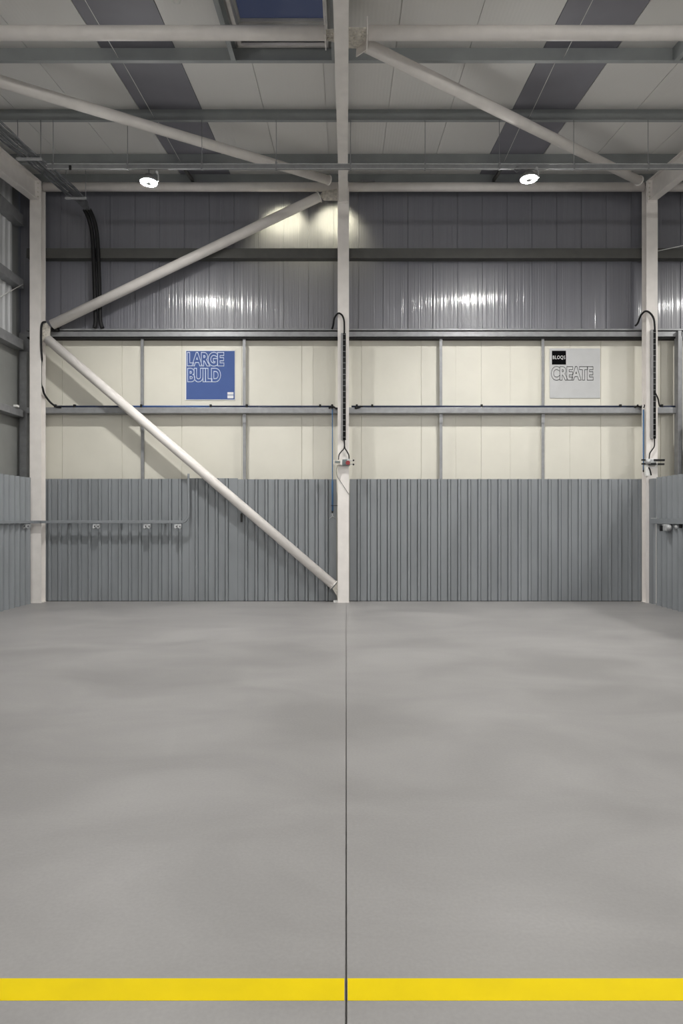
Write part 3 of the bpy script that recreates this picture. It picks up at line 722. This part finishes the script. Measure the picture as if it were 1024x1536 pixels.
b = MB(); b.box(X(541, 12.97), X(562, 12.97), 12.93, 13.0, zt2 + 0.084, zt2 + 0.125, 0.004)
tag(b.build('fixing_plate', 'galv'), 'flat grey plate resting on the top wall tube right of the middle column', 'plate')

# ------------------------------------------------------------------ cable run at upper left
xa, xb = -5.13, -4.80
def ztray(Y): return 7.52 + (Y - 12.3) * 0.14
o = thing('cable_bundle', 'thick bundle of dark cables running back along the upper left', 'cable', (-4.97, 7, ztray(7)))
n = 9
for k in range(n):
    x = xa + 0.03 + (xb - xa - 0.05) * k / (n - 1)
    pts = []
    for q in range(26):
        Y = 1.0 + q * (12.25 - 1.0) / 25
        pts.append((x + random.uniform(-0.01, 0.01), Y, ztray(Y) + 0.04 + random.uniform(-0.014, 0.02)))
    xt = -5.0 + 0.10 * k / (n - 1)
    pts += [(x * 0.45 + xt * 0.55, 12.5, ztray(12.5) + 0.03), (xt, 12.68, 7.55), (xt, 12.76, 7.52)]
    b = MB(); b.tube(pts, 0.0135 + random.uniform(-0.004, 0.004), 8); b.build('cable', 'cable_grey', o)
for Y, lab in ((12.25, 'pale bracket holding the cable bundle near the far wall'), (10.45, 'pale bracket holding the cable bundle under the trunking end')):
    t = thing('cable_bracket', lab, 'bracket', ((xa + xb) / 2, Y, ztray(Y)), 'trapeze brackets')
    b = MB(); b.box(xa - 0.03, xb + 0.03, Y - 0.02, Y + 0.02, ztray(Y) - 0.02, ztray(Y) + 0.015, 0.004); b.build('cross_bar', 'socket', t)
    for x in (xa - 0.015, xb + 0.015):
        b = MB(); b.tube([(x, Y, ztray(Y)), (x, Y, zt(Y) + 0.02)], 0.006, 8); b.build('hanger_rod', 'galv', t)
for dx, lab in ((-0.046, 'left of two thick black conduits dropping to the sill rail'), (0.046, 'right of two thick black conduits dropping to the sill rail')):
    cx = [(-4.95, 12.74, 7.53), (-4.925, 12.88, 7.42), (-4.905, 12.99, 7.20), (-4.90, 13.055, 6.8), (-4.87, 13.06, 5.9), (-4.86, 13.06, 5.5), (-4.85 + dx * 0.7, 13.06, 5.36)]
    cable(lab, [Vector((x + dx, y, z)) for x, y, z in cx], 0.040, 'black', 'flexible_conduit', 6)

# ------------------------------------------------------------------ posters
def text_mesh(body, outline, bold, spacing=1.0):
    cu = bpy.data.curves.new('lettering', 'FONT'); cu.body = body; cu.size = 1.0; cu.space_character = spacing
    cu.resolution_u = 4
    if outline:
        cu.fill_mode = 'NONE'; cu.offset = bold; cu.bevel_depth = outline; cu.bevel_resolution = 0
    else:
        cu.fill_mode = 'FRONT'; cu.offset = bold; cu.extrude = 0.01
    ob = bpy.data.objects.new('lettering', cu); COL.objects.link(ob)
    bpy.context.view_layer.update()
    dg = bpy.context.evaluated_depsgraph_get()
    me = bpy.data.meshes.new_from_object(ob.evaluated_get(dg))
    bpy.data.objects.remove(ob); bpy.data.curves.remove(cu)
    return me
def place_text(body, x0, x1, z0, z1, y, m, parent, outline=0.016, bold=0.03, spacing=1.0, name='lettering', label=None):
    me = text_mesh(body, outline, bold, spacing)
    xs = [v.co.x for v in me.vertices]; ys = [v.co.y for v in me.vertices]
    ax, bx, ay, by = min(xs), max(xs), min(ys), max(ys)
    for v in me.vertices:
        v.co = Vector((x0 + (v.co.x - ax) / (bx - ax) * (x1 - x0), y - 0.12 * v.co.z, z0 + (v.co.y - ay) / (by - ay) * (z1 - z0))) - Vector((x0, y, z0))
    me.name = name; me.materials.clear(); me.materials.append(M[m])
    o = bpy.data.objects.new(name, me); COL.objects.link(o)
    o.parent = parent; o.location = Vector((x0, y, z0)) - world_loc(parent)
    if label: o['label'] = label
    return o
Yp = 13.2878
def bx(b, px0, px1, py0, py1, Y, th): return b.box(X(px0, Y), X(px1, Y), Y, Y + th, Z(py1, Y), Z(py0, Y))
b = MB(); bx(b, 278, 352.6, 525.3, 600.2, Yp, 0.012)
po = tag(b.build('poster', 'poster_white'), 'blue square poster reading LARGE BUILD on the cream wall', 'poster')
b = MB(); bx(b, 279.2, 351.8, 526.4, 599.2, Yp - 0.002, 0.0018); b.build('blue_field', 'poster_blue', po)
Yt = Yp - 0.0035
T = lambda body, a, c, d, e, *r, **k: place_text(body, X(a, Yt), X(c, Yt), Z(e, Yt), Z(d, Yt), Yt, *r, **k)
T('LARGE', 280.3, 336.2, 527.8, 550, 'print_line', po, bold=0.045, spacing=0.92, outline=0.026)
T('BUILD', 280.8, 331.3, 551.8, 573.8, 'print_line', po, bold=0.045, spacing=0.92, outline=0.026)
b = MB(); bx(b, 341, 350, 588.2, 592.0, Yt - .001, 0.002); bx(b, 341, 350, 593.0, 597.4, Yt - .001, 0.002); b.build('printed_label', 'poster_white', po)
b = MB(); bx(b, 824.2, 899.8, 522.6, 597.2, Yp, 0.012)
po = tag(b.build('poster', 'poster_grey'), 'pale grey square poster reading CREATE on the cream wall', 'poster')
b = MB(); bx(b, 827.5, 848.6, 526.1, 546.9, Yp - 0.002, 0.0018); bk = b.build('black_square', 'print_black', po)
T('BLOQS', 828.8, 847.3, 533.4, 539.6, 'poster_white', bk, outline=0, bold=0.0, spacing=1.15, name='logo_lettering')
T('CREATE', 826.2, 889.6, 549.2, 570.8, 'print_dark', po, bold=0.045, spacing=0.92)

# ------------------------------------------------------------------ right edge: post and rack beyond the partition
b = MB(); b.box(X(1013.8, 13.1), X(1019, 13.1), 13.02, 13.18, 0.0, 5.30, 0.004); b.box(X(1019, 13.1), X(1023.5, 13.1), 13.10, 13.18, 0.0, 5.30, 0.004)
tag(b.build('steel_post', 'galv'), 'grey steel post beside the right edge, beyond the right column', 'post')
o = thing('storage_rack', 'black storage rack at the right edge behind the partition', 'rack', (7.1, 12.75, 0))
for x in (6.60, 7.6):
    b = MB(); b.box(x - 0.03, x + 0.03, 12.6, 12.66, 0, 4.05, 0.004); b.build('upright', 'black', o); b = MB(); b.box(x - 0.03, x + 0.03, 12.92, 12.98, 0, 3.4, 0.004); b.build('upright', 'black', o)
for z in (1.5, 2.75, 3.38):
    b = MB(); b.box(6.58, 7.62, 12.6, 12.98, z, z + 0.04, 0.004); b.build('shelf', 'black', o)
b = MB(); b.bar((6.6, 12.63, 2.80), (7.1, 12.63, 3.37), 0.03, 0.03); b.build('diagonal_stay', 'galv', o)
for (x, z, lab) in ((6.78, 2.79, 'black bag on the rack shelf at the right edge, lower'), (6.78, 3.42, 'black bag on the top rack shelf at the right edge')):
    b = MB(); b.ball((x, 12.8, z + 0.13), 0.13, 3); b.ball((x + 0.14, 12.8, z + 0.11), 0.11, 3)
    tag(b.build('bag', 'black'), lab, 'bag')

# ------------------------------------------------------------------ light
def area(name, loc, power, size=0.28, rot=(0, 0, 0), col=(1.0, 0.985, 0.95)):
    l = bpy.data.lights.new(name, 'AREA'); l.shape = 'DISK'; l.size = size; l.energy = power; l.color = col
    o = bpy.data.objects.new(name, l); COL.objects.link(o); o.location = loc; o.rotation_euler = rot
    return o
PW = LAMP_L * 0.0375 * PI
for Y, zz, pk in ((6.0, 6.35, 0.5), (1.5, 5.8, 0.30), (-3.2, 5.2, 1.0)):
    for x in (-3.25, 2.8, 8.6):
        if Y < 0:  # unseen omni fill, added behind the camera to brighten tubes and upper steelwork
            l = bpy.data.lights.new('added_fill', 'POINT'); l.energy = PW * 1.75; l.shadow_soft_size = 0.16; l.color = (1.0, 0.985, 0.95)
            o = bpy.data.objects.new('added_fill', l); COL.objects.link(o); o.location = (x, Y, zz); continue
        area('high_bay_light', (x, Y, zz), PW * (0.75 if x > 5 else pk))
area('high_bay_light', (8.6, YL, 6.92), PW)
# lamp outside, glowing through the translucent sheeting
for x in (X(428, 13.5), X(503, 13.5)):
    l = bpy.data.lights.new('outside_lamp', 'SPOT'); l.energy = 1300; l.spot_size = math.radians(130); l.spot_blend = 0.4
    l.shadow_soft_size = 0.05; l.color = (1.0, 1.0, 0.88)
    o = bpy.data.objects.new('outside_lamp', l); COL.objects.link(o); o.location = (x, 13.35 + 0.24, Z(324, 13.4))
    o.rotation_euler = (math.radians(-58), 0, 0)
# beam of the two lamps in view
for px_, py_ in ((223, 274), (793, 269)):
    l = bpy.data.lights.new('lamp_beam', 'SPOT'); l.energy = 700; l.spot_size = math.radians(150); l.spot_blend = 1.0
    l.shadow_soft_size = 0.10; l.color = (1.0, 0.985, 0.95)
    o = bpy.data.objects.new('lamp_beam', l); COL.objects.link(o); o.location = P(px_, py_, YL) + Vector((0, 0, -0.03))

w = bpy.data.worlds.new('dusk'); S.world = w; w.use_nodes = True
w.node_tree.nodes['Background'].inputs['Color'].default_value = (0.036, 0.042, 0.066, 1)
w.node_tree.nodes['Background'].inputs['Strength'].default_value = 1.0

# ------------------------------------------------------------------ camera
cd = bpy.data.cameras.new('camera'); cam = bpy.data.objects.new('camera', cd); COL.objects.link(cam)
cam.location = (0, 0, EYE); cam.rotation_euler = (PI / 2, 0, 0)
cd.sensor_width = 36; cd.lens = 36 * FPX / 1536; cd.shift_x = -7 / 1536; cd.shift_y = 12 / 1536
cd.clip_end = 200
S.camera = cam
S.view_settings.view_transform = 'Standard'; S.view_settings.look = 'None'; S.view_settings.gamma = 1; S.view_settings.use_curve_mapping = False
S.view_settings.exposure = 0.0
S.cycles.max_bounces = 8; S.cycles.diffuse_bounces = 5; S.cycles.use_denoising = True
S.cycles.sample_clamp_indirect = 8.0
